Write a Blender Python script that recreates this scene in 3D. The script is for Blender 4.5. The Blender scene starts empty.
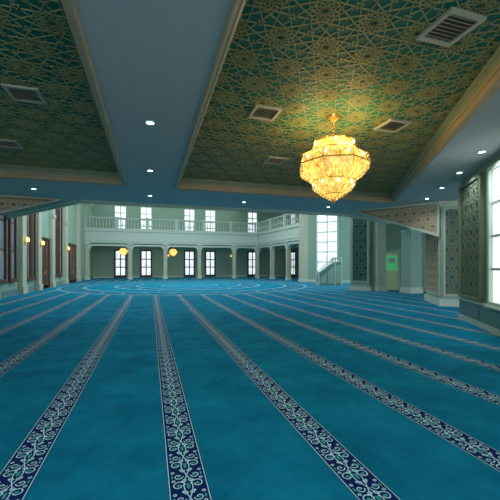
import bpy, bmesh, math, random
from mathutils import Vector
from mathutils.geometry import tessellate_polygon
random.seed(4)
S=bpy.context.scene
COL=S.collection
try:
    S.view_settings.view_transform='Standard'
except Exception: pass

EYE=1.55; LOW=4.05; TOP=10.5; PAN=4.35

# ---------------------------------------------------------------- materials
class NT:
    def __init__(s,name):
        s.mat=bpy.data.materials.new(name); s.mat.use_nodes=True
        s.t=s.mat.node_tree; s.n=s.t.nodes; s.l=s.t.links
        s.bsdf=s.n['Principled BSDF']
    def new(s,typ): return s.n.new(typ)
    def m(s,op,a,b=None,c=None):
        nd=s.n.new('ShaderNodeMath'); nd.operation=op
        for i,v in enumerate((a,b,c)):
            if v is None: continue
            if isinstance(v,(int,float)): nd.inputs[i].default_value=v
            else: s.l.new(v,nd.inputs[i])
        return nd.outputs[0]
    def mix(s,f,a,b):
        nd=s.n.new('ShaderNodeMixRGB')
        for i,v in enumerate((f,a,b)):
            if isinstance(v,tuple): nd.inputs[i].default_value=v+(1,)
            elif isinstance(v,(int,float)): nd.inputs[i].default_value=v
            else: s.l.new(v,nd.inputs[i])
        return nd.outputs[0]
def mat(name,c,rough=.6,metal=0,var=.12,scale=3,emit=None,es=0,bump=0,spec=None,evar=0):
    k=NT(name); b=k.bsdf
    no=k.new('ShaderNodeTexNoise'); no.inputs['Scale'].default_value=scale; no.inputs['Detail'].default_value=4
    tc=k.new('ShaderNodeTexCoord'); k.l.new(tc.outputs['Object'],no.inputs['Vector'])
    lo=tuple(x*(1-var) for x in c); hi=tuple(min(1,x*(1+var)) for x in c)
    k.l.new(k.mix(no.outputs['Fac'],lo,hi),b.inputs['Base Color'])
    b.inputs['Roughness'].default_value=rough; b.inputs['Metallic'].default_value=metal
    if spec is not None: b.inputs['Specular IOR Level'].default_value=spec
    if emit:
        b.inputs['Emission Color'].default_value=emit+(1,); b.inputs['Emission Strength'].default_value=es
        if evar:
            f=k.m('MULTIPLY_ADD',k.m('SUBTRACT',no.outputs['Fac'],.5),evar,1.0)
            k.l.new(k.m('MAXIMUM',k.m('MULTIPLY',f,es),es*.1),b.inputs['Emission Strength'])
    if bump:
        bp=k.new('ShaderNodeBump'); bp.inputs['Strength'].default_value=bump
        k.l.new(no.outputs['Fac'],bp.inputs['Height']); k.l.new(bp.outputs[0],b.inputs['Normal'])
    return k.mat
M={}
M['ceil']=mat('grey_teal_plaster',(.43,.45,.42),.75,scale=1.2,var=.05)
M['green']=mat('deep_green_panel',(.016,.135,.095),.6,var=.12,scale=1,spec=.2)
M['tan']=mat('tan_panel',(.24,.20,.13),.6)
M['tanl']=mat('tan_lattice',(.60,.50,.34),.6)
M['gold']=mat('gold_lattice',(.27,.27,.11),.55,.0,var=.1)
M['olive']=mat('olive_lattice',(.22,.27,.17),.55,.05,var=.1)
M['bronze']=mat('beige_brown_trim',(.42,.32,.19),.5,.05,var=.1)
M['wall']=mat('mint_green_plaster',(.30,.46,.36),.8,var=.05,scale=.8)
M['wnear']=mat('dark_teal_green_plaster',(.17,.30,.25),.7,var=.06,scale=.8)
M['cream']=mat('cream_green_plaster',(.50,.55,.42),.7,var=.05)
M['white']=mat('soft_white_paint',(.55,.67,.57),.55,var=.04)
M['paper']=mat('white_paper',(.85,.88,.85),.7,var=.03)
M['teal']=mat('teal_dado',(.14,.28,.28),.45)
M['tealg']=mat('teal_green_pulpit_panel',(.10,.28,.23),.5)
M['brown']=mat('brown_wood',(.10,.042,.024),.45,scale=6,var=.3)
M['dark']=mat('dark_window_frame',(.045,.04,.035),.45,scale=6,var=.2)
M['greyg']=mat('dark_teal_green_panel',(.028,.095,.08),.5)
M['dgreen']=mat('dark_green_panel',(.02,.085,.06),.5)
M['gteal']=mat('green_lattice',(.10,.22,.18),.5)
M['vent']=mat('vent_beige_grey',(.40,.39,.30),.6)
M['ventd']=mat('vent_dark',(.09,.10,.08),.7)
M['glass']=mat('bright_daylight_glass',(.8,.85,.9),.2,var=.05,scale=1.1,emit=(.84,.93,1.0),es=.95,evar=1.6)
M['glassn']=mat('near_daylight_glass',(.8,.85,.9),.2,var=.05,scale=.8,emit=(.84,.93,1.0),es=1.1,evar=.8)
M['glassb']=mat('bluish_glass',(.12,.17,.20),.15,var=.2,emit=(.55,.68,.8),es=.13,evar=3,scale=.8)
M['lamp']=mat('downlight_lens',(1,1,1),.3,emit=(.85,.95,1),es=14)
M['crys']=mat('amber_crystal',(.65,.42,.14),.1,emit=(1,.66,.2),es=1.3,scale=18,var=.4,evar=5)
M['facet']=mat('amber_glass_facet',(.50,.28,.06),.12,emit=(1,.56,.11),es=.95,scale=9,var=.3,evar=3)
M['bulb']=mat('warm_bulb',(1,.85,.5),.3,emit=(1,.82,.42),es=5)
M['amber']=mat('amber_lamp_shade',(.9,.6,.3),.4,emit=(1,.55,.15),es=2.2)
M['cgold']=mat('polished_gold_glow',(.66,.42,.12),.25,.9,emit=(1,.5,.05),es=.10)  # faint emission puts a warm glow into the metal itself
M['niche']=mat('pale_green_recess_glow',(.42,.58,.38),.6,emit=(.6,.85,.5),es=.10,evar=1,scale=1.5)  # emission stands in for the lit room beyond the doorway
M['ngreen']=mat('green_board_glow',(.06,.50,.18),.5,emit=(.15,.9,.35),es=.25)  # green glow of the recess painted in as emission on the board

def carpet_mat():
    k=NT('teal_prayer_carpet'); m=k.m
    tc=k.new('ShaderNodeTexCoord'); sp=k.new('ShaderNodeSeparateXYZ'); k.l.new(tc.outputs['Object'],sp.inputs[0])
    x,y=sp.outputs[0],sp.outputs[1]
    def band(v,a,b): return m('MULTIPLY',m('GREATER_THAN',v,a),m('LESS_THAN',v,b))
    def near(v,c,w): return m('LESS_THAN',m('ABSOLUTE',m('SUBTRACT',v,c)),w)
    OR=lambda a,b:m('MAXIMUM',a,b)
    AND=lambda a,b:m('MULTIPLY',a,b)
    t=m('DIVIDE',m('SUBTRACT',x,.259),1.2)
    lx=m('MULTIPLY',m('SUBTRACT',m('FRACT',m('ADD',t,100.5)),.5),1.2)
    ax=m('ABSOLUTE',lx)
    P=.25
    u=m('DIVIDE',m('ADD',y,200*P),P)
    yy=m('MULTIPLY',m('SUBTRACT',m('FRACT',u),.5),P)
    yn=m('MULTIPLY',m('SUBTRACT',m('FRACT',m('ADD',u,.5)),.5),P)
    def spiral(cx,cy,yv,R,w,cut,side=None):
        dx=m('SUBTRACT',ax,cx); dy=m('SUBTRACT',yv,cy)
        r=m('SQRT',m('ADD',m('MULTIPLY',dx,dx),m('MULTIPLY',dy,dy)))
        a=m('ARCTAN2',dy,dx)
        return m('LESS_THAN',m('ABSOLUTE',m('SUBTRACT',r,m('MULTIPLY_ADD',a,cut,R))),w),m('LESS_THAN',r,R*.42)
    s1,d1=spiral(.066,.018,yy,.033,.0046,.0042)
    s2,d2=spiral(.060,-.004,yn,.023,.0042,-.0032)
    s3,d3=spiral(.098,.050,m('ABSOLUTE',yn),.010,.0035,0)
    s4,d4=spiral(.022,.058,m('ABSOLUTE',yn),.013,.0035,0)
    og=m('MULTIPLY',m('ABSOLUTE',m('SINE',m('MULTIPLY',u,math.pi))),.030)
    stem=m('LESS_THAN',m('ABSOLUTE',m('SUBTRACT',ax,og)),.0042)
    def leaf(cx,yv,v,wx,wy):
        dx=m('DIVIDE',m('SUBTRACT',v,cx),wx); dy=m('DIVIDE',yv,wy)
        return m('LESS_THAN',m('ADD',m('MULTIPLY',dx,dx),m('MULTIPLY',dy,dy)),1.0)
    heart=leaf(0,yy,ax,.012,.034); side=leaf(.104,yn,ax,.007,.022); tip=leaf(.040,m('SUBTRACT',m('ABSOLUTE',yy),.055),ax,.009,.011)
    lim=m('LESS_THAN',ax,.116)
    white=AND(OR(OR(OR(s1,s2),OR(s3,s4)),OR(stem,tip)),lim)
    white=OR(white,band(ax,.126,.133))
    greenm=AND(OR(OR(OR(d1,d2),OR(d3,d4)),OR(heart,side)),lim)
    inb=m('LESS_THAN',ax,.138)
    dx=m('SUBTRACT',x,3.1); dy=m('SUBTRACT',y,27.3)
    R=m('SQRT',m('ADD',m('MULTIPLY',dx,dx),m('MULTIPLY',dy,dy))); A=m('ARCTAN2',dx,dy)
    outm=m('GREATER_THAN',R,9.3)
    inb=AND(inb,outm)
    def wav(r0,a,n,w): return m('LESS_THAN',m('ABSOLUTE',m('SUBTRACT',R,m('ADD',m('MULTIPLY',m('COSINE',m('MULTIPLY',A,n)),a),r0))),w)
    med=OR(near(R,9.25,.13),near(R,7.7,.13))
    med=OR(med,wav(8.5,.38,36,.10))
    med=OR(med,OR(near(R,5.6,.13),wav(4.9,.4,16,.10)))
    med=OR(med,OR(near(R,4.1,.10),OR(near(R,2.2,.09),wav(1.3,.4,8,.08))))
    navym=OR(band(R,7.7,9.25),band(R,4.1,5.6))
    no=k.new('ShaderNodeTexNoise'); no.inputs['Scale'].default_value=1.5; no.inputs['Detail'].default_value=9; no.inputs['Roughness'].default_value=.68
    k.l.new(tc.outputs['Object'],no.inputs['Vector'])
    f=m('MULTIPLY_ADD',m('SUBTRACT',no.outputs['Fac'],.5),3.2,.5)
    base=k.mix(f,(.003,.165,.285),(.006,.28,.44)) 
    n2=k.new('ShaderNodeTexNoise'); n2.inputs['Scale'].default_value=130; k.l.new(tc.outputs['Object'],n2.inputs['Vector'])
    c=k.mix(inb,base,(.006,.026,.14))
    c=k.mix(AND(inb,greenm),c,(.05,.45,.40))
    c=k.mix(AND(inb,white),c,(.58,.90,.94))
    c=k.mix(m('MULTIPLY',navym,.4),c,(.01,.07,.18))
    c=k.mix(m('MULTIPLY',med,.45),c,(.34,.66,.72))
    k.l.new(c,k.bsdf.inputs['Base Color'])
    k.bsdf.inputs['Roughness'].default_value=1; k.bsdf.inputs['Specular IOR Level'].default_value=.08
    bp=k.new('ShaderNodeBump'); bp.inputs['Strength'].default_value=.25; bp.inputs['Distance'].default_value=.01
    k.l.new(n2.outputs['Fac'],bp.inputs['Height']); k.l.new(bp.outputs[0],k.bsdf.inputs['Normal'])
    return k.mat
M['carpet']=carpet_mat()

# ---------------------------------------------------------------- mesh builder
class MB:
    def __init__(s): s.v=[]; s.f=[]
    def quad_pts(s,pts8):
        b=len(s.v); s.v+=pts8
        s.f+=[(b,b+1,b+2,b+3),(b+7,b+6,b+5,b+4),(b,b+4,b+5,b+1),(b+1,b+5,b+6,b+2),(b+2,b+6,b+7,b+3),(b+3,b+7,b+4,b)]
        return s
    def box(s,x0,x1,y0,y1,z0,z1):
        return s.quad_pts([(x0,y0,z0),(x0,y1,z0),(x1,y1,z0),(x1,y0,z0),(x0,y0,z1),(x0,y1,z1),(x1,y1,z1),(x1,y0,z1)])
    def ob(s,F,s0,s1,n0,n1,z0,z1):
        p=lambda a,n,z:F.p(a,n,z)
        return s.quad_pts([p(s0,n0,z0),p(s0,n1,z0),p(s1,n1,z0),p(s1,n0,z0),p(s0,n0,z1),p(s0,n1,z1),p(s1,n1,z1),p(s1,n0,z1)])
    def vpoly(s,F,poly,n0,n1):
        b=len(s.v); n=len(poly)
        s.v+=[F.p(a,n0,z) for a,z in poly]+[F.p(a,n1,z) for a,z in poly]
        s.f.append(tuple(range(b,b+n))); s.f.append(tuple(range(b+2*n-1,b+n-1,-1)))
        for i in range(n):
            j=(i+1)%n; s.f.append((b+i,b+n+i,b+n+j,b+j))
        return s
    def prism(s,poly,z0,z1):
        b=len(s.v); n=len(poly)
        s.v+=[(x,y,z0) for x,y in poly]+[(x,y,z1) for x,y in poly]
        s.f.append(tuple(range(b+n-1,b-1,-1))); s.f.append(tuple(range(b+n,b+2*n)))
        for i in range(n):
            j=(i+1)%n; s.f.append((b+i,b+j,b+n+j,b+n+i))
        return s
    def lathe(s,prof,cx=0,cy=0,seg=16,rf=None):
        b=len(s.v)
        for r,z in prof:
            for i in range(seg):
                a=2*math.pi*i/seg; rr=r*(rf(a) if rf else 1); s.v.append((cx+rr*math.cos(a),cy+rr*math.sin(a),z))
        for k in range(len(prof)-1):
            for i in range(seg):
                j=(i+1)%seg; s.f.append((b+k*seg+i,b+k*seg+j,b+(k+1)*seg+j,b+(k+1)*seg+i))
        s.f.append(tuple(range(b+seg-1,b-1,-1))); e=b+(len(prof)-1)*seg; s.f.append(tuple(range(e,e+seg)))
        return s
    def ring(s,R,z,t,cx=0,cy=0,seg=64,rf=None,sec=6,hz=1):
        b=len(s.v)
        for i in range(seg):
            a=2*math.pi*i/seg; rr=R*(rf(a) if rf else 1)
            for k in range(sec):
                q=2*math.pi*k/sec; r2=rr+t*math.cos(q)
                s.v.append((cx+r2*math.cos(a),cy+r2*math.sin(a),z+t*hz*math.sin(q)))
        for i in range(seg):
            j=(i+1)%seg
            for k in range(sec):
                l=(k+1)%sec; s.f.append((b+i*sec+k,b+j*sec+k,b+j*sec+l,b+i*sec+l))
        return s
    def tube(s,pts,r,sec=6):
        b=len(s.v); P=[Vector(p) for p in pts]
        for i,p in enumerate(P):
            d=(P[min(i+1,len(P)-1)]-P[max(i-1,0)]).normalized()
            u=d.orthogonal().normalized(); w=d.cross(u)
            for k in range(sec):
                q=2*math.pi*k/sec; s.v.append(tuple(p+u*r*math.cos(q)+w*r*math.sin(q)))
        for i in range(len(P)-1):
            for k in range(sec):
                l=(k+1)%sec; s.f.append((b+i*sec+k,b+i*sec+l,b+(i+1)*sec+l,b+(i+1)*sec+k))
        return s
    def octa(s,x,y,z,r,h):
        b=len(s.v); s.v+=[(x+r,y,z),(x,y+r,z),(x-r,y,z),(x,y-r,z),(x,y,z+h),(x,y,z-h)]
        for i in range(4):
            j=(i+1)%4; s.f+=[(b+i,b+j,b+4),(b+j,b+i,b+5)]
        return s
class Fr:
    def __init__(s,P,Q,side):
        d=Vector((Q[0]-P[0],Q[1]-P[1])); s.L=d.length; s.d=d.normalized(); s.P=Vector(P)
        s.n=Vector((-s.d.y,s.d.x))*side
    def p(s,a,n,z):
        q=s.P+s.d*a+s.n*n; return (q.x,q.y,z)

def obj(name,mb,m,label=None,cat=None,parent=None,struct=False,group=None,origin=None,stuff=False):
    xs=[v[0] for v in mb.v]; ys=[v[1] for v in mb.v]; zs=[v[2] for v in mb.v]
    o=origin if origin is not None else ((min(xs)+max(xs))/2,(min(ys)+max(ys))/2,min(zs))
    me=bpy.data.meshes.new(name); me.from_pydata([(a-o[0],b-o[1],c-o[2]) for a,b,c in mb.v],[],mb.f)
    bm=bmesh.new(); bm.from_mesh(me); bmesh.ops.recalc_face_normals(bm,faces=bm.faces); bm.to_mesh(me); bm.free()
    me.materials.append(M[m]); ob=bpy.data.objects.new(name,me); COL.objects.link(ob)
    if parent:
        ob.parent=parent; pw=Vector((0,0,0)); q=parent
        while q: pw+=Vector(q.location); q=q.parent
        ob.location=Vector(o)-pw
    else: ob.location=o
    if label: ob['label']=label
    if cat: ob['category']=cat
    if struct: ob['kind']='structure'
    if stuff: ob['kind']='stuff'
    if group: ob['group']=group
    return ob
def clone(root,loc,label=None,scale=None):
    r=root.copy(); r.location=loc
    if label: r['label']=label
    if scale: r.scale=(scale,)*3
    COL.objects.link(r)
    def rec(a,b):
        for c in list(a.children):
            k=c.copy(); k.parent=b; COL.objects.link(k); rec(c,k)
    rec(root,r); return r

def offset(poly,d):
    n=len(poly); A=sum(poly[i][0]*poly[(i+1)%n][1]-poly[(i+1)%n][0]*poly[i][1] for i in range(n))
    sg=1 if A>0 else -1; out=[]
    for i in range(n):
        p0,p1,p2=Vector(poly[i-1]),Vector(poly[i]),Vector(poly[(i+1)%n])
        d1=(p1-p0).normalized(); d2=(p2-p1).normalized()
        n1=Vector((d1.y,-d1.x))*sg; n2=Vector((d2.y,-d2.x))*sg
        bi=(n1+n2); bi/=max(.2,(1+n1.dot(n2)))
        out.append(tuple(p1+bi*d))
    return out
def clip(a,b,poly):
    n=len(poly); A=sum(poly[i][0]*poly[(i+1)%n][1]-poly[(i+1)%n][0]*poly[i][1] for i in range(n)); sg=1 if A>0 else -1
    t0,t1=0.,1.; dx,dy=b[0]-a[0],b[1]-a[1]
    for i in range(n):
        p,q=poly[i],poly[(i+1)%n]; nx,ny=-(q[1]-p[1])*sg,(q[0]-p[0])*sg
        num=nx*(a[0]-p[0])+ny*(a[1]-p[1]); den=nx*dx+ny*dy
        if abs(den)<1e-9:
            if num<0: return None
        else:
            t=-num/den
            if den>0: t0=max(t0,t)
            else: t1=min(t1,t)
    if t0>=t1-1e-6: return None
    return (a[0]+dx*t0,a[1]+dy*t0),(a[0]+dx*t1,a[1]+dy*t1)
def lattice(poly,pitch,w,mapf,h0,h1,dense=True):
    """12-fold interlaced star lattice clipped to a convex polygon"""
    mb=MB(); R=pitch/2; e=2*R*math.tan(math.pi/12)
    xs=[p[0] for p in poly]; ys=[p[1] for p in poly]
    segs=[]
    rowh=pitch*math.sqrt(3)/2
    j=0; y=min(ys)-pitch
    while y<max(ys)+pitch:
        x=min(xs)-pitch+(R if j%2 else 0)
        while x<max(xs)+pitch:
            Mi=[(x+R*math.cos(i*math.pi/6),y+R*math.sin(i*math.pi/6)) for i in range(12)]
            for i in range(12): segs.append((Mi[i],Mi[(i+4)%12]))
            if dense:
                q=R*.53
                Q=[(x+q*math.cos((i+.5)*math.pi/6),y+q*math.sin((i+.5)*math.pi/6)) for i in range(12)]
                for i in range(12): segs.append((Q[i],Q[(i+5)%12]))
            for sg in (1,-1):
                tx,ty=x+R,y+sg*R/math.sqrt(3)
                ai=e/2/math.sqrt(3)
                T=[(tx+ai*math.cos(q),ty+ai*math.sin(q)) for q in [sg*(-math.pi/2)+k*2*math.pi/3 for k in range(3)]]
                for i in range(3): segs.append((T[i],T[(i+1)%3]))
            x+=pitch
        y+=rowh; j+=1
    for a,b in segs:
        c=clip(a,b,poly)
        if not c: continue
        (x0,y0),(x1,y1)=c; L=math.hypot(x1-x0,y1-y0)
        if L<.005: continue
        nx,ny=-(y1-y0)/L*w/2,(x1-x0)/L*w/2
        q=[(x0-nx,y0-ny),(x0+nx,y0+ny),(x1+nx,y1+ny),(x1-nx,y1-ny)]
        mb.quad_pts([mapf(px,py,h0) for px,py in q]+[mapf(px,py,h1) for px,py in q])
    return mb

# ---------------------------------------------------------------- camera
cam=bpy.data.cameras.new('camera'); co=bpy.data.objects.new('camera',cam); COL.objects.link(co)
co.location=(0,0,EYE); co.rotation_euler=(math.pi/2,0,-math.radians(16.7))
cam.sensor_width=36; cam.lens=36*333/500; cam.shift_y=.032; cam.clip_end=200
S.camera=co

# ---------------------------------------------------------------- carpeted floor
obj('floor',MB().box(-7.3,24,-4,46.8,-.2,0),'carpet',struct=True,origin=(0,0,0))

# ---------------------------------------------------------------- low ceiling with coffers
outer=[(-7,-4),(20,-4),(20,12.5),(15.4,17.1),(9,14.2),(-2.6,14.2),(-7,20)]
cof={'L':[(-6.4,-1),(-.80,-1),(-.80,10.8),(-6.4,10.8)],
     'R':[(.86,-1),(1.8,-1),(9.0,10.8),(.86,10.8)]}
loops=[outer]+[offset(c,.08) for c in cof.values()]
L3=[[Vector((x,y,0)) for x,y in l] for l in loops]
tris=tessellate_polygon(L3); flat=[p for l in L3 for p in l]
mb=MB()
mb.v=[(p.x,p.y,LOW) for p in flat]; mb.f=[tuple(t) for t in tris]
b=len(mb.v); mb.v+=[(p.x,p.y,LOW+.6) for p in L3[0]]; n=len(outer)
for i in range(n):
    j=(i+1)%n; mb.f.append((i,j,b+j,b+i))
mb.f.append(tuple(range(b,b+n)))
obj('ceiling',mb,'ceil',struct=True)
ti=1
for key,c in cof.items():
    obj('ceiling',MB().prism(offset(c,.02),PAN,PAN+.05),'green',struct=True)
    lm=lattice(offset(c,-.05),.62,.0115,lambda x,y,h:(x,y,h),PAN-.012,PAN+.005)
    obj('trim_%d'%ti,lm,'gold',struct=True); ti+=1
    prof=[(.12,LOW+.001),(.12,LOW-.03),(.09,LOW-.045),(.05,LOW-.03),(.03,LOW-.035),(0,LOW-.02),(0,LOW+.07),(-.03,LOW+.08),(-.03,LOW+.13)]
    prof2=[(-.03,LOW+.13),(-.03,LOW+.22),(-.07,LOW+.24),(-.07,PAN)]
    for pf,mt in ((prof,'bronze'),(prof2,'olive')):
        mb=MB(); rings=[offset(c,o) for o,z in pf]; n=len(c)
        for rr,(o,z) in zip(rings,pf): mb.v+=[(x,y,z) for x,y in rr]
        for k in range(len(pf)-1):
            for i in range(n):
                j=(i+1)%n; mb.f.append((k*n+i,k*n+j,(k+1)*n+j,(k+1)*n+i))
        obj('trim_%d'%ti,mb,mt,struct=True); ti+=1
pts=[(-7,20),(-2.6,14.2),(9,14.2),(15.4,17.1)]
mb=MB(); m2b=MB()
for a,bq in zip(pts[:-1],pts[1:]):
    F=Fr(a,bq,1); mb.ob(F,0,F.L,-.30,-.12,LOW-.04,LOW+.02); mb.ob(F,0,F.L,-.12,.04,LOW-.08,LOW+.02); m2b.ob(F,0,F.L,-.02,.10,LOW+.02,LOW+.5)
obj('trim_%d'%ti,mb,'cream',struct=True); ti+=1
obj('trim_%d'%ti,m2b,'ceil',struct=True); ti+=1

def bulkhead(P,Q,zlow,side):
    global ti
    F=Fr(P,Q,side); L=F.L; zt=LOW-.002
    obj('trim_%d'%ti,MB().vpoly(F,[(0,zt),(L,zt),(L,zlow),(0,zt-.04)],-.25,0),'tan',struct=True); ti+=1
    sl=(zt-.04-zlow)/L
    zz=lambda s:zt-.04-sl*s
    mb=MB().vpoly(F,[(0,zz(0)),(L,zz(L)),(L,zz(L)+.13),(0,zz(0)+.04)],-.28,.05)
    mb.vpoly(F,[(0,zt),(L,zt),(L,zt-.10),(0,zt-.03)],0,.05).vpoly(F,[(L-.1,zt),(L,zt),(L,zz(L)),(L-.1,zz(L)+.05)],0,.045)
    obj('trim_%d'%ti,mb,'cream',struct=True); ti+=1
    tri=[(.45,zt-.12),(L-.12,zt-.12),(L-.12,zz(L)+.18)]
    obj('trim_%d'%ti,lattice(tri,.34,.022,lambda x,y,h:F.p(x,h,y),-.01,.02,False),'tanl',struct=True); ti+=1
bulkhead((8.9,13.1),(10.72,10.22),2.66,-1)
bulkhead((-3.2,14.0),(-6.98,13.4),2.72,1)

# ---------------------------------------------------------------- walls
obj('wall_left',MB().box(-7.3,-7,-4,46.8,0,TOP),'wall',struct=True)
obj('wall_far',MB().box(-7,20.3,46.5,46.8,0,TOP),'wall',struct=True)
obj('wall_right',MB().box(20,20.3,25.1,46.5,0,TOP),'wall',struct=True)
obj('ceiling',MB().box(-7.3,24,-4,46.8,TOP,TOP+.2),'ceil',struct=True)
P0=(8.85,7.7); R1=Fr(P0,(2.75,-2.06),-1)
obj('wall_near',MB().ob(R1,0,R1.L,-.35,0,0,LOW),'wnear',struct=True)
FB=Fr((14.4,29.4),(20,25.3),-1)
obj('wall_bay',MB().ob(FB,0,FB.L,-.3,0,0,TOP),'wall',struct=True)
F5=Fr((13.2,19.3),(20,12.5),-1)
mb=MB().ob(F5,0,1.6,-.3,0,0,TOP).ob(F5,1.6,2.6,-.3,0,2.4,TOP).ob(F5,2.6,3.05,-.3,0,0,TOP).ob(F5,3.05,F5.L,-.3,0,0,TOP)
obj('wall_diagonal',mb,'wall',struct=True)
obj('door_1',MB().ob(F5,1.6,2.6,-.34,-.30,0,2.4).ob(F5,1.65,2.55,-.30,-.27,0,1.0),'niche',struct=True)
nb_=obj('notice_board',MB().ob(F5,1.72,2.5,-.298,-.27,1.25,2.2),'ngreen','green board with painted-in glow and pale sheet in the doorway recess','notice board')
obj('sheet',MB().ob(F5,1.95,2.35,-.27,-.262,1.75,2.05),'paper',parent=nb_)
mb=MB().ob(F5,1.5,1.61,-.02,.05,0,2.5).ob(F5,2.59,2.70,-.02,.05,0,2.5).ob(F5,1.5,2.7,-.02,.06,2.4,2.56)
obj('trim_%d'%ti,mb,'white',struct=True); ti+=1

wi=1
def window(F,s0,s1,z0,z1,nx,nz,frame='white',glass='glass',fw=.09,n0=.0,bw=.05):
    global wi
    mb=MB()
    mb.ob(F,s0-fw,s0,n0,n0+.12,z0-fw,z1+fw).ob(F,s1,s1+fw,n0,n0+.12,z0-fw,z1+fw)
    mb.ob(F,s0,s1,n0,n0+.12,z1,z1+fw).ob(F,s0,s1,n0,n0+.12,z0-fw,z0)
    mb.ob(F,s0-fw*1.5,s1+fw*1.5,n0,n0+.18,z0-fw*1.5,z0-fw)
    for i in range(1,nx):
        a=s0+(s1-s0)*i/nx; mb.ob(F,a-bw/2,a+bw/2,n0,n0+.07,z0,z1)
    for i in range(1,nz):
        z=z0+(z1-z0)*i/nz; mb.ob(F,s0,s1,n0,n0+.065,z-bw/2,z+bw/2)
    w=obj('window_%d'%wi,mb,frame,struct=True); wi+=1
    obj('window_pane',MB().ob(F,s0,s1,n0+.005,n0+.03,z0,z1),glass,parent=w,struct=True)
    return w
FF=Fr((-7,46.5),(20,46.5),-1)
for X in (-3.7,-.5,5.2,8.1,14.3):
    window(FF,X+7-.56,X+7+.56,.35,3.5,2,3,frame='dark',fw=.2,bw=.14)
    window(FF,X+7-.64,X+7+.64,6.0,9.3,2,4,bw=.12,fw=.12)
FR=Fr((20,46.5),(20,25.3),-1)
for Y in (44.6,39.5,34.5):
    window(FR,46.5-Y-.7,46.5-Y+.7,.35,3.5,2,3,frame='dark',fw=.2,bw=.14); window(FR,46.5-Y-.8,46.5-Y+.8,6.0,9.3,2,4,bw=.12)
window(FB,1.2,3.0,1.0,7.6,2,7,bw=.10,fw=.14)
window(F5,2.98,3.6,1.2,LOW-.15,1,4)
window(R1,2.3,4.0,.72,3.75,2,4,bw=.06,glass='glassn'); window(R1,6.3,8.0,.72,3.75,2,4,bw=.06,glass='glassn')
for a,bq in ((.12,1.65),(4.5,5.9)):
    pnl=MB().ob(R1,a,bq,0,.03,.72,3.8)
    obj('trim_%d'%ti,pnl,'greyg',struct=True); ti+=1
    rect=[(a+.05,.77),(bq-.05,.77),(bq-.05,3.75),(a+.05,3.75)]
    obj('trim_%d'%ti,lattice(rect,.40,.015,lambda x,y,h:R1.p(x,h,y),.028,.042,False),'olive',struct=True); ti+=1
    mb=MB()
    mb.ob(R1,a-.05,a+.05,0,.08,.68,3.86).ob(R1,bq-.05,bq+.05,0,.08,.68,3.86).ob(R1,a-.05,bq+.05,0,.08,3.8,3.88).ob(R1,a-.05,bq+.05,0,.08,.66,.74)
    obj('trim_%d'%ti,mb,'olive',struct=True); ti+=1
mb=MB().ob(R1,0,R1.L,0,.03,.14,.58)
for i in range(7):
    a=.12+i*1.55; mb.ob(R1,a,a+1.38,.03,.055,.20,.52)
obj('trim_%d'%ti,mb,'teal',struct=True); ti+=1
obj('baseboard_near',MB().ob(R1,0,R1.L,0,.06,0,.14),'white',struct=True)
obj('trim_%d'%ti,MB().ob(R1,0,R1.L,0,.07,.58,.63),'white',struct=True); ti+=1

def rot_pier(name,poly,z1,faces,z0p,label,pitch=.4,base='white'):
    p=obj(name,MB().prism(poly,0,z1),'wall',label,'pier')
    obj('plinth',MB().prism(offset(poly,.07),0,.28),base,parent=p)
    obj('capital',MB().prism(offset(poly,.06),z1-.22,z1-.1).prism(offset(poly,.12),z1-.1,z1-.01),'cream',parent=p)
    for P,Q,side,pan,lat,w in faces:
        F=Fr(P,Q,side); a,bq=.12,F.L-.12; zt=min(z1-.3,8)
        obj('panel',MB().ob(F,a,bq,-.01,.03,z0p,zt),pan,parent=p,)
        rect=[(a+.04,z0p+.04),(bq-.04,z0p+.04),(bq-.04,zt-.04),(a+.04,zt-.04)]
        obj('lattice',lattice(rect,pitch,w,lambda x,y,h:F.p(x,h,y),.028,.045,False),lat,parent=p)
        mb=MB().ob(F,a-.05,a+.02,0,.06,z0p-.05,zt+.05).ob(F,bq-.02,bq+.05,0,.06,z0p-.05,zt+.05).ob(F,a,bq,0,.06,zt-.03,zt+.05).ob(F,a,bq,0,.06,z0p-.05,z0p+.03)
        obj('panel_frame',mb,'cream',parent=p)
    return p
C=(10.76,10.2); Cb=(11.98,12.15); Cc=(13.2,11.39); Cd=(11.98,9.44)
rot_pier('pier',[C,Cd,Cc,Cb],LOW-.001,[(C,Cb,1,'tan','tanl',.024),(C,Cd,-1,'greyg','olive',.022)],.45,'square pier faced with tan and grey-green star lattice panels',.40)
A_,B_,C_,D_=(12.25,18.5),(13.0,17.6),(13.95,18.4),(13.2,19.3)
rot_pier('pier',[A_,B_,C_,D_],9.5,[(A_,B_,-1,'dgreen','gteal',.03),(A_,D_,1,'dgreen','gteal',.03)],.6,'tall pier with dark green star lattice panels by the pulpit',.5)

def column(x,y,w,h,label,m='cream',group=None):
    o=obj('column',MB().box(x-w/2,x+w/2,y-w/2,y+w/2,0,h-.001),m,label,'column',group=group)
    e=.06
    obj('base',MB().box(x-w/2-e,x+w/2+e,y-w/2-e,y+w/2+e,0,.22).box(x-w/2-e/2,x+w/2+e/2,y-w/2-e/2,y+w/2+e/2,.22,.34),'white',parent=o)
    t=h
    obj('capital',MB().box(x-w/2-e/2,x+w/2+e/2,y-w/2-e/2,y+w/2+e/2,t-.5,t-.42).box(x-w/2-e,x+w/2+e,y-w/2-e,y+w/2+e,t-.2,t-.1).box(x-w/2-e*2,x+w/2+e*2,y-w/2-e*2,y+w/2+e*2,t-.1,t-.002),'white',parent=o)
    return o
column(14.45,15.75,.75,LOW,'square pale column beside the lit doorway','wall')
column(13.62,17.55,.62,9.5,'tall pale column next to dark green pier','cream')

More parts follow.
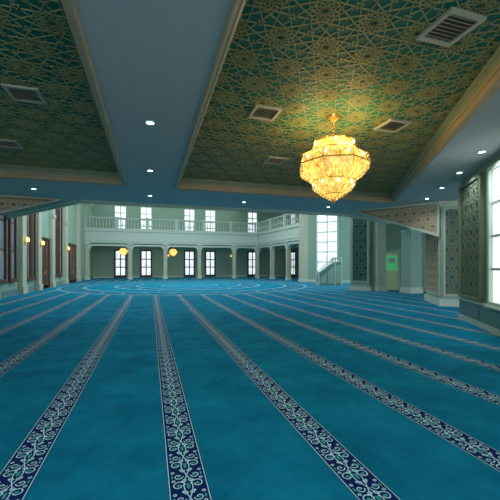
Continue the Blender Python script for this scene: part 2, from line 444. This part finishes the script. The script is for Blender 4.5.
# ---------------------------------------------------------------- far + right galleries
GY=41.0
obj('trim_%d'%ti,MB().box(-7,20,GY,46.5,LOW,LOW+.5),'wall',struct=True); ti+=1
mb=MB().box(-7,13.3,GY-.1,GY+.35,LOW+.1,5.5).box(-7,13.3,GY-.22,GY+.3,5.5,5.75).box(-7,13.3,GY-.16,GY+.3,LOW+.35,LOW+.47)
obj('trim_%d'%ti,mb,'white',struct=True); ti+=1
FG=Fr((13.3,GY),(14.5,29.4),-1)
mb=MB().prism([(13.3,GY),(14.5,29.4),(20,29.4),(20,GY)],LOW,LOW+.5)
obj('trim_%d'%ti,mb,'wall',struct=True); ti+=1
mb=MB().ob(FG,0,FG.L,-.35,.1,LOW+.1,5.5).ob(FG,-.1,FG.L,-.3,.22,5.5,5.75).ob(FG,0,FG.L,-.3,.16,LOW+.35,LOW+.47)
obj('trim_%d'%ti,mb,'white',struct=True); ti+=1

def arcade(F,cols,depth=.4):
    global ti
    for a,bq in zip(cols[:-1],cols[1:]):
        mb=MB(); n=12; k=.45
        def h(s):
            d=min(s-a,bq-s)-.25
            if d>k: return 3.85
            return 3.4+.45*math.sqrt(max(0,1-(1-max(0,d)/k)**2))
        cuts=[a]+[a+.25+k*i/6 for i in range(7)]+[bq-.25-k*i/6 for i in range(6,-1,-1)]+[bq]
        for s0,s1 in zip(cuts[:-1],cuts[1:]):
            pts=[]
            for n_ in (0,-depth):
                pts.append([F.p(s0,n_,h(s0)),F.p(s1,n_,h(s1)),F.p(s1,n_,LOW+.1),F.p(s0,n_,LOW+.1)])
            mb.quad_pts(pts[0]+pts[1])
        obj('trim_%d'%ti,mb,'white',struct=True); ti+=1
FA=Fr((-7,GY),(13.3,GY),-1)
xs=[-6.75,-2.2,1.75,5.8,10.2,13.3]
arcade(FA,[x+7 for x in xs]); arcade(FG,[0,3.9,7.8,FG.L])
for x in xs: column(x,GY+.1,.42,LOW+.1,'cream square arcade column under the far gallery','cream','arcade columns')
for s in (3.9,7.8):
    p=FG.p(s,-.2,0); column(p[0],p[1],.42,LOW+.1,'cream square arcade column under the side gallery','cream','arcade columns')
p=FG.p(FG.L-.35,-.15,0); column(p[0]+.1,p[1],1.1,9.8,'tall broad pale column ending the side gallery','cream')
def railing(F,L,label,z=5.75):
    mb=MB().ob(F,0,L,-.10,.10,z+1.25,z+1.37).ob(F,0,L,-.08,.08,z,z+.12)
    n=max(2,round(L/3.6))
    for i in range(n+1):
        s=L*i/n; mb.ob(F,max(0,s-.18),min(L,s+.18),-.13,.13,z,z+1.45)
    r=obj('railing',mb,'white',label,'railing')
    bal=None; k=int(L/.34)
    for i in range(k):
        s=(i+.5)*L/k
        if min(abs(s-L*j/n) for j in range(n+1))<.25: continue
        c=F.p(s,0,z+.12)
        if bal is None:
            bal=obj('baluster',MB().lathe([(.05,c[2]),(.05,c[2]+.1),(.03,c[2]+.15),(.075,c[2]+.4),(.035,c[2]+.75),(.03,c[2]+.95),(.05,c[2]+1.0),(.05,c[2]+1.13)],c[0],c[1],8),'white',parent=r)
            bc=Vector(c)
        else:
            q=bal.copy(); q.location=Vector(bal.location)+(Vector(c)-bc); COL.objects.link(q)
railing(Fr((-7,GY),(13.1,GY),-1),20.1,'white balustrade railing along the far gallery')
railing(Fr((13.3,GY-.3),(14.4,30.3),-1),10.7,'white balustrade railing along the side gallery')

# ---------------------------------------------------------------- left wall
FL=Fr((-7,0),(-7,46.5),-1)
for a,bq in ((18.7,19.4),(20.1,20.7),(22.5,23.0),(23.4,23.8),(28.2,29.0),(29.8,30.5)):
    window(FL,a,bq,.9,8.2,1,5,frame='brown',glass='glassb',fw=.14,bw=.08)
di=2
for a,bq,h in ((25.0,26.9,3.4),(33.4,35.8,3.5)):
    mb=MB().ob(FL,a-.12,a,0,.12,0,h+.12).ob(FL,bq,bq+.12,0,.12,0,h+.12).ob(FL,a,bq,0,.12,h,h+.12).ob(FL,a,bq,0,.05,0,h)
    m2=(a+bq)/2
    for s0,s1 in ((a+.1,m2-.08),(m2+.08,bq-.1)):
        for z0,z1 in ((.2,1.1),(1.3,2.2),(2.4,h-.15)): mb.ob(FL,s0,s1,.05,.08,z0,z1)
    mb.ob(FL,m2-.01,m2+.01,.05,.09,0,h)
    d=obj('door_%d'%di,mb,'brown',struct=True); di+=1
    obj('handle',MB().ob(FL,m2-.08,m2-.04,.08,.14,.95,1.25).ob(FL,m2+.04,m2+.08,.08,.14,.95,1.25),'cgold',parent=d,struct=True)
for s in (17.9,21.6,24.4,27.5,31.5,37.0):
    obj('trim_%d'%ti,MB().ob(FL,s-.32,s+.32,0,.24,0,9.5).ob(FL,s-.38,s+.38,0,.30,0,.4).ob(FL,s-.38,s+.38,0,.32,5.1,5.3),'cream',struct=True); ti+=1
obj('baseboard_left',MB().ob(FL,-3.9,46.4,0,.05,0,.3),'teal',struct=True)
obj('trim_%d'%ti,MB().ob(FL,20,46.4,0,.12,8.9,9.2),'white',struct=True); ti+=1
obj('baseboard_far',MB().ob(FF,0,27,0,.05,0,.2),'white',struct=True)
obj('baseboard_bay',MB().ob(FB,0,FB.L,0,.05,0,.25),'white',struct=True)
def sconce(F,s,z):
    o=obj('wall_sconce',MB().ob(F,s-.05,s+.05,0,.04,z-.22,z+.15),'cgold','gold wall sconce with two glowing amber candle shades','sconce',group='wall sconces')
    for e in (-1,1):
        a=F.p(s,.03,z-.1); m1=F.p(s+e*.06,.12,z-.15); b_=F.p(s+e*.11,.15,z-.02)
        obj('arm',MB().tube([a,m1,b_],.012),'cgold',parent=o)
        obj('lamp_shade',MB().lathe([(.035,z-.03),(.055,z+.02),(.06,z+.09),(.04,z+.19),(.02,z+.22)],b_[0],b_[1],10),'amber',parent=o)
FLs=Fr((-6.76,0),(-6.76,46.5),-1)
for s in (21.6,24.4,31.5): sconce(FLs,s,2.95)
for X in (2.3,11.2): sconce(FF,X+7,2.9)

# ---------------------------------------------------------------- pulpit (minbar)
mx,my=13.9,23.9
FP=Fr((mx-.9,my+.25),(mx+.9,my-.25),-1)
mb=MB()
for i in range(6): mb.ob(FP,.1+i*.22,.1+(i+1)*.22+(.5 if i==5 else 0),-.8,0,0,.2+i*.2)
root=obj('pulpit',mb,'white','pale green-teal stepped pulpit with side rails','pulpit')
for n_ in (0,-.86):
    mb=MB(); q=[(0,0),(.0,.75),(1.35,1.85),(1.9,1.85),(1.9,0)]
    pts=[FP.p(s,n_,z) for s,z in q]+[FP.p(s,n_+.06,z) for s,z in q]
    mb.v=pts; mb.f=[(0,1,2,3,4),(9,8,7,6,5)]+[(i,(i+1)%5,5+(i+1)%5,5+i) for i in range(5)]
    obj('side_panel',mb,'tealg',parent=root)
    mb=MB().tube([FP.p(0,n_+.03,.98),FP.p(1.35,n_+.03,2.17),FP.p(1.9,n_+.03,2.17)],.04)
    obj('handrail',mb,'cream',parent=root)
    for s in (0.03,1.35,1.87): obj('post',MB().ob(FP,s-.05,s+.05,n_-.02,n_+.08,0,1.1 if s<1 else 2.3),'white',parent=root)
    if n_==0:
        mb=MB()
        for s0,s1,z1,z2 in ((.15,.65,.62,1.0),(.75,1.25,1.1,1.55),(1.42,1.8,1.65,1.65)):
            P8=[FP.p(s0,.055,.15),FP.p(s1,.055,.15),FP.p(s1,.055,z2),FP.p(s0,.055,z1),FP.p(s0,.085,.15),FP.p(s1,.085,.15),FP.p(s1,.085,z2),FP.p(s0,.085,z1)]
            mb.quad_pts(P8)
        obj('side_panel',mb,'wall',parent=root)

# ---------------------------------------------------------------- air vents
def vent(x,y,w=.5):
    z=PAN-.013
    mb=MB().box(x-w/2,x+w/2,y-w/2,y-w/2+.05,z-.035,z).box(x-w/2,x+w/2,y+w/2-.05,y+w/2,z-.035,z)
    mb.box(x-w/2,x-w/2+.05,y-w/2+.05,y+w/2-.05,z-.035,z).box(x+w/2-.05,x+w/2,y-w/2+.05,y+w/2-.05,z-.035,z)
    o=obj('air_vent',mb,'vent','square beige-grey ceiling air vent with louvres in green coffer','vent',group='ceiling air vents')
    mb=MB(); n=7
    for i in range(n):
        yy=y-w/2+.06+i*(w-.12)/n
        mb.quad_pts([(x-w/2+.05,yy,z-.035),(x-w/2+.05,yy+.012,z-.03),(x+w/2-.05,yy+.012,z-.03),(x+w/2-.05,yy,z-.035),
                     (x-w/2+.05,yy+.032,z-.006),(x-w/2+.05,yy+.044,z-.004),(x+w/2-.05,yy+.044,z-.004),(x+w/2-.05,yy+.032,z-.006)])
    obj('louvre',mb,'vent',parent=o)
    obj('duct_back',MB().box(x-w/2+.04,x+w/2-.04,y-w/2+.04,y+w/2-.04,z-.004,z+.004),'ventd',parent=o)
for x,y in ((-1.93,6.2),(1.99,5.7),(3.35,3.05),(4.6,5.5),(3.15,8.2),(-3.1,8.8)): vent(x,y)

# ---------------------------------------------------------------- downlights
dl=None
for x,y in ((0,6.04),(0,9.07),(0,12.3),(-3.6,12.3),(3.5,12.5),(7.2,12.5),(6.93,5.5),(7.9,6.9),(8.9,8.4),(9.8,9.9),(0,3.0),(0,0),(3.0,-2.0),(-3,-2)):  # last few, over and behind the camera, are unseen, added as foreground fill
    if dl is None:
        dl=obj('downlight',MB().ring(.075,LOW-.006,.018,x,y,24),'white','round recessed ceiling downlight, lit','downlight',group='recessed downlights',origin=(x,y,LOW))
        obj('lens',MB().lathe([(.06,LOW-.012),(.06,LOW-.002)],x,y,20),'lamp',parent=dl)
    else: clone(dl,(x,y,LOW))
    sl=bpy.data.lights.new('downlight_beam','SPOT'); sl.energy=60; sl.spot_size=math.radians(150); sl.spot_blend=1; sl.color=(.88,.95,1); sl.shadow_soft_size=.06
    so=bpy.data.objects.new('downlight_beam',sl); so.location=(x,y,LOW-.05); COL.objects.link(so)

# ---------------------------------------------------------------- chandelier
def chandelier(cx,cy,cz):
    r=bpy.data.objects.new('chandelier',None); COL.objects.link(r); r.location=(cx,cy,cz)
    r['label']='large gold and amber crystal chandelier hanging from green coffer'; r['category']='chandelier'; r['group']='chandeliers'
    o8=lambda a:math.cos(math.pi/8)/math.cos((a%(math.pi/4))-math.pi/8)*1.0
    z=lambda q:cz-4.35+q
    obj('canopy',MB().lathe([(.02,z(4.22)),(.05,z(4.25)),(.11,z(4.29)),(.13,z(4.345))],cx,cy,20),'cgold',parent=r)
    mb=MB().tube([(cx,cy,z(4.25)),(cx,cy,z(3.97))],.012)
    for q in (4.2,4.14,4.08,4.02): mb.lathe([(.008,z(q-.03)),(.028,z(q)),(.008,z(q+.03))],cx,cy,8)
    obj('stem',mb,'cgold',parent=r)
    mb=MB().lathe([(.15,z(3.92)),(.10,z(3.96)),(.05,z(4.0)),(.02,z(4.04))],cx,cy,24,o8)
    mb.ring(.16,z(3.92),.018,cx,cy,48,o8)
    obj('crown',mb,'cgold',parent=r)
    lev=[(.15,3.91),(.36,3.85),(.40,3.72),(.43,3.67),(.62,3.56),(.65,3.42),(.62,3.28),(.45,3.17),(.40,3.13),(.38,3.00),(.22,2.88),(.05,2.79)]
    for i,(R,q) in enumerate(lev):
        if i in (1,3,5,8,10): obj('frame_ring',MB().ring(R+.004,z(q),.010,cx,cy,64,o8,6,1.4),'cgold',parent=r)
    pr=lev[1:11]; mb=MB()
    for R,q in pr:
        for k in range(16):
            a=2*math.pi*k/16; rr=max(.05,(R-.04))*o8(a); mb.v.append((cx+rr*math.cos(a),cy+rr*math.sin(a),z(q)))
    for t in range(len(pr)-1):
        for k in range(16):
            j=(k+1)%16; mb.f.append((t*16+k,t*16+j,(t+1)*16+j,(t+1)*16+k))
    obj('glass_panel',mb,'facet',parent=r)
    mb=MB()
    for k in range(16):
        for sgn in (1,-1):
            pl=[]
            for t in range(3,11):
                R,q=lev[t]; a=2*math.pi*(k+sgn*(t-3)*.5)/16
                pl.append((cx+(R+.008)*o8(a)*math.cos(a),cy+(R+.008)*o8(a)*math.sin(a),z(q)))
            mb.tube(pl,.004,4)
    obj('frame_lattice',mb,'cgold',parent=r)
    mb=MB()
    for k in range(8):
        a=2*math.pi*k/8
        mb.tube([(cx+(R+.012)*o8(a)*math.cos(a),cy+(R+.012)*o8(a)*math.sin(a),z(q)) for R,q in lev],.008)
    obj('frame_rib',mb,'cgold',parent=r)
    for i in range(len(lev)-1):
        (R0,q0),(R1_,q1)=lev[i],lev[i+1]
        L=math.hypot(R0-R1_,q0-q1); nb=max(2,int(L/.05)); ns=max(12,int(2*math.pi*max(R0,R1_)/.075))
        mb=MB()
        for k in range(ns):
            a=2*math.pi*(k+.5*(i%2))/ns; lf=o8(a)
            for j in range(nb):
                t=(j+.5)/nb; R=(R0+(R1_-R0)*t)*lf; s=random.uniform(.009,.018)
                mb.octa(cx+R*math.cos(a),cy+R*math.sin(a),z(q0+(q1-q0)*t)-.005,s,s*1.3)
        obj('crystal_strand',mb,'crys',parent=r,stuff=True)
    for R,q,n,ph in ((.63,3.48,10,.2),(.40,3.04,8,.5),(.41,3.76,6,.1)):
        for k in range(n):
            a=2*math.pi*k/n+ph; x,y=cx+R*o8(a)*math.cos(a),cy+R*o8(a)*math.sin(a)
            obj('bulb',MB().lathe([(.008,z(q)),(.021,z(q+.02)),(.018,z(q+.045)),(.005,z(q+.07))],x,y,8),'bulb',parent=r)
    obj('finial',MB().lathe([(.01,z(2.71)),(.04,z(2.75)),(.02,z(2.78)),(.07,z(2.80))],cx,cy,14),'cgold',parent=r)
    return r
ch=chandelier(3.27,5.5,PAN-.005)
for x,y in ((-3.1,43),(2.8,43)):
    clone(ch,(x,y,LOW-.003),'small gold crystal chandelier under the far gallery',.8)
def point(x,y,z,e,c,r=.15):
    l=bpy.data.lights.new('chandelier_light','POINT'); l.energy=e; l.color=c; l.shadow_soft_size=r
    o=bpy.data.objects.new('chandelier_light',l); o.location=(x,y,z); COL.objects.link(o)
for k in range(6):
    a=k*math.pi/3+.4; point(3.27+.52*math.cos(a),5.5+.52*math.sin(a),3.93,10,(1,.72,.25),.08)
for k in range(4):
    a=k*math.pi/2+.2; point(3.27+.70*math.cos(a),5.5+.70*math.sin(a),3.1,5,(1,.72,.25),.1)
for x in (-3.1,2.8): point(x,42.3,3.0,22,(1,.65,.25))

# ---------------------------------------------------------------- light
def area(x,y,z,sx,sy,e,c,rot=(0,0,0)):
    l=bpy.data.lights.new('hall_fill','AREA'); l.shape='RECTANGLE'; l.size=sx; l.size_y=sy; l.energy=e; l.color=c  # unseen area panel added to brighten the hall, no fixture modelled
    o=bpy.data.objects.new('hall_fill',l); o.location=(x,y,z); o.rotation_euler=rot; COL.objects.link(o)
area(3,27,TOP-.3,16,16,1900,(.92,.98,1))
area(3,43.8,TOP-.3,18,4,230,(.94,.99,1))
area(3,44,LOW-.1,16,4,22,(.94,.99,1))
W=bpy.data.worlds.new('world'); S.world=W; W.use_nodes=True
W.node_tree.nodes['Background'].inputs[0].default_value=(.82,.92,1,1); W.node_tree.nodes['Background'].inputs[1].default_value=2.6
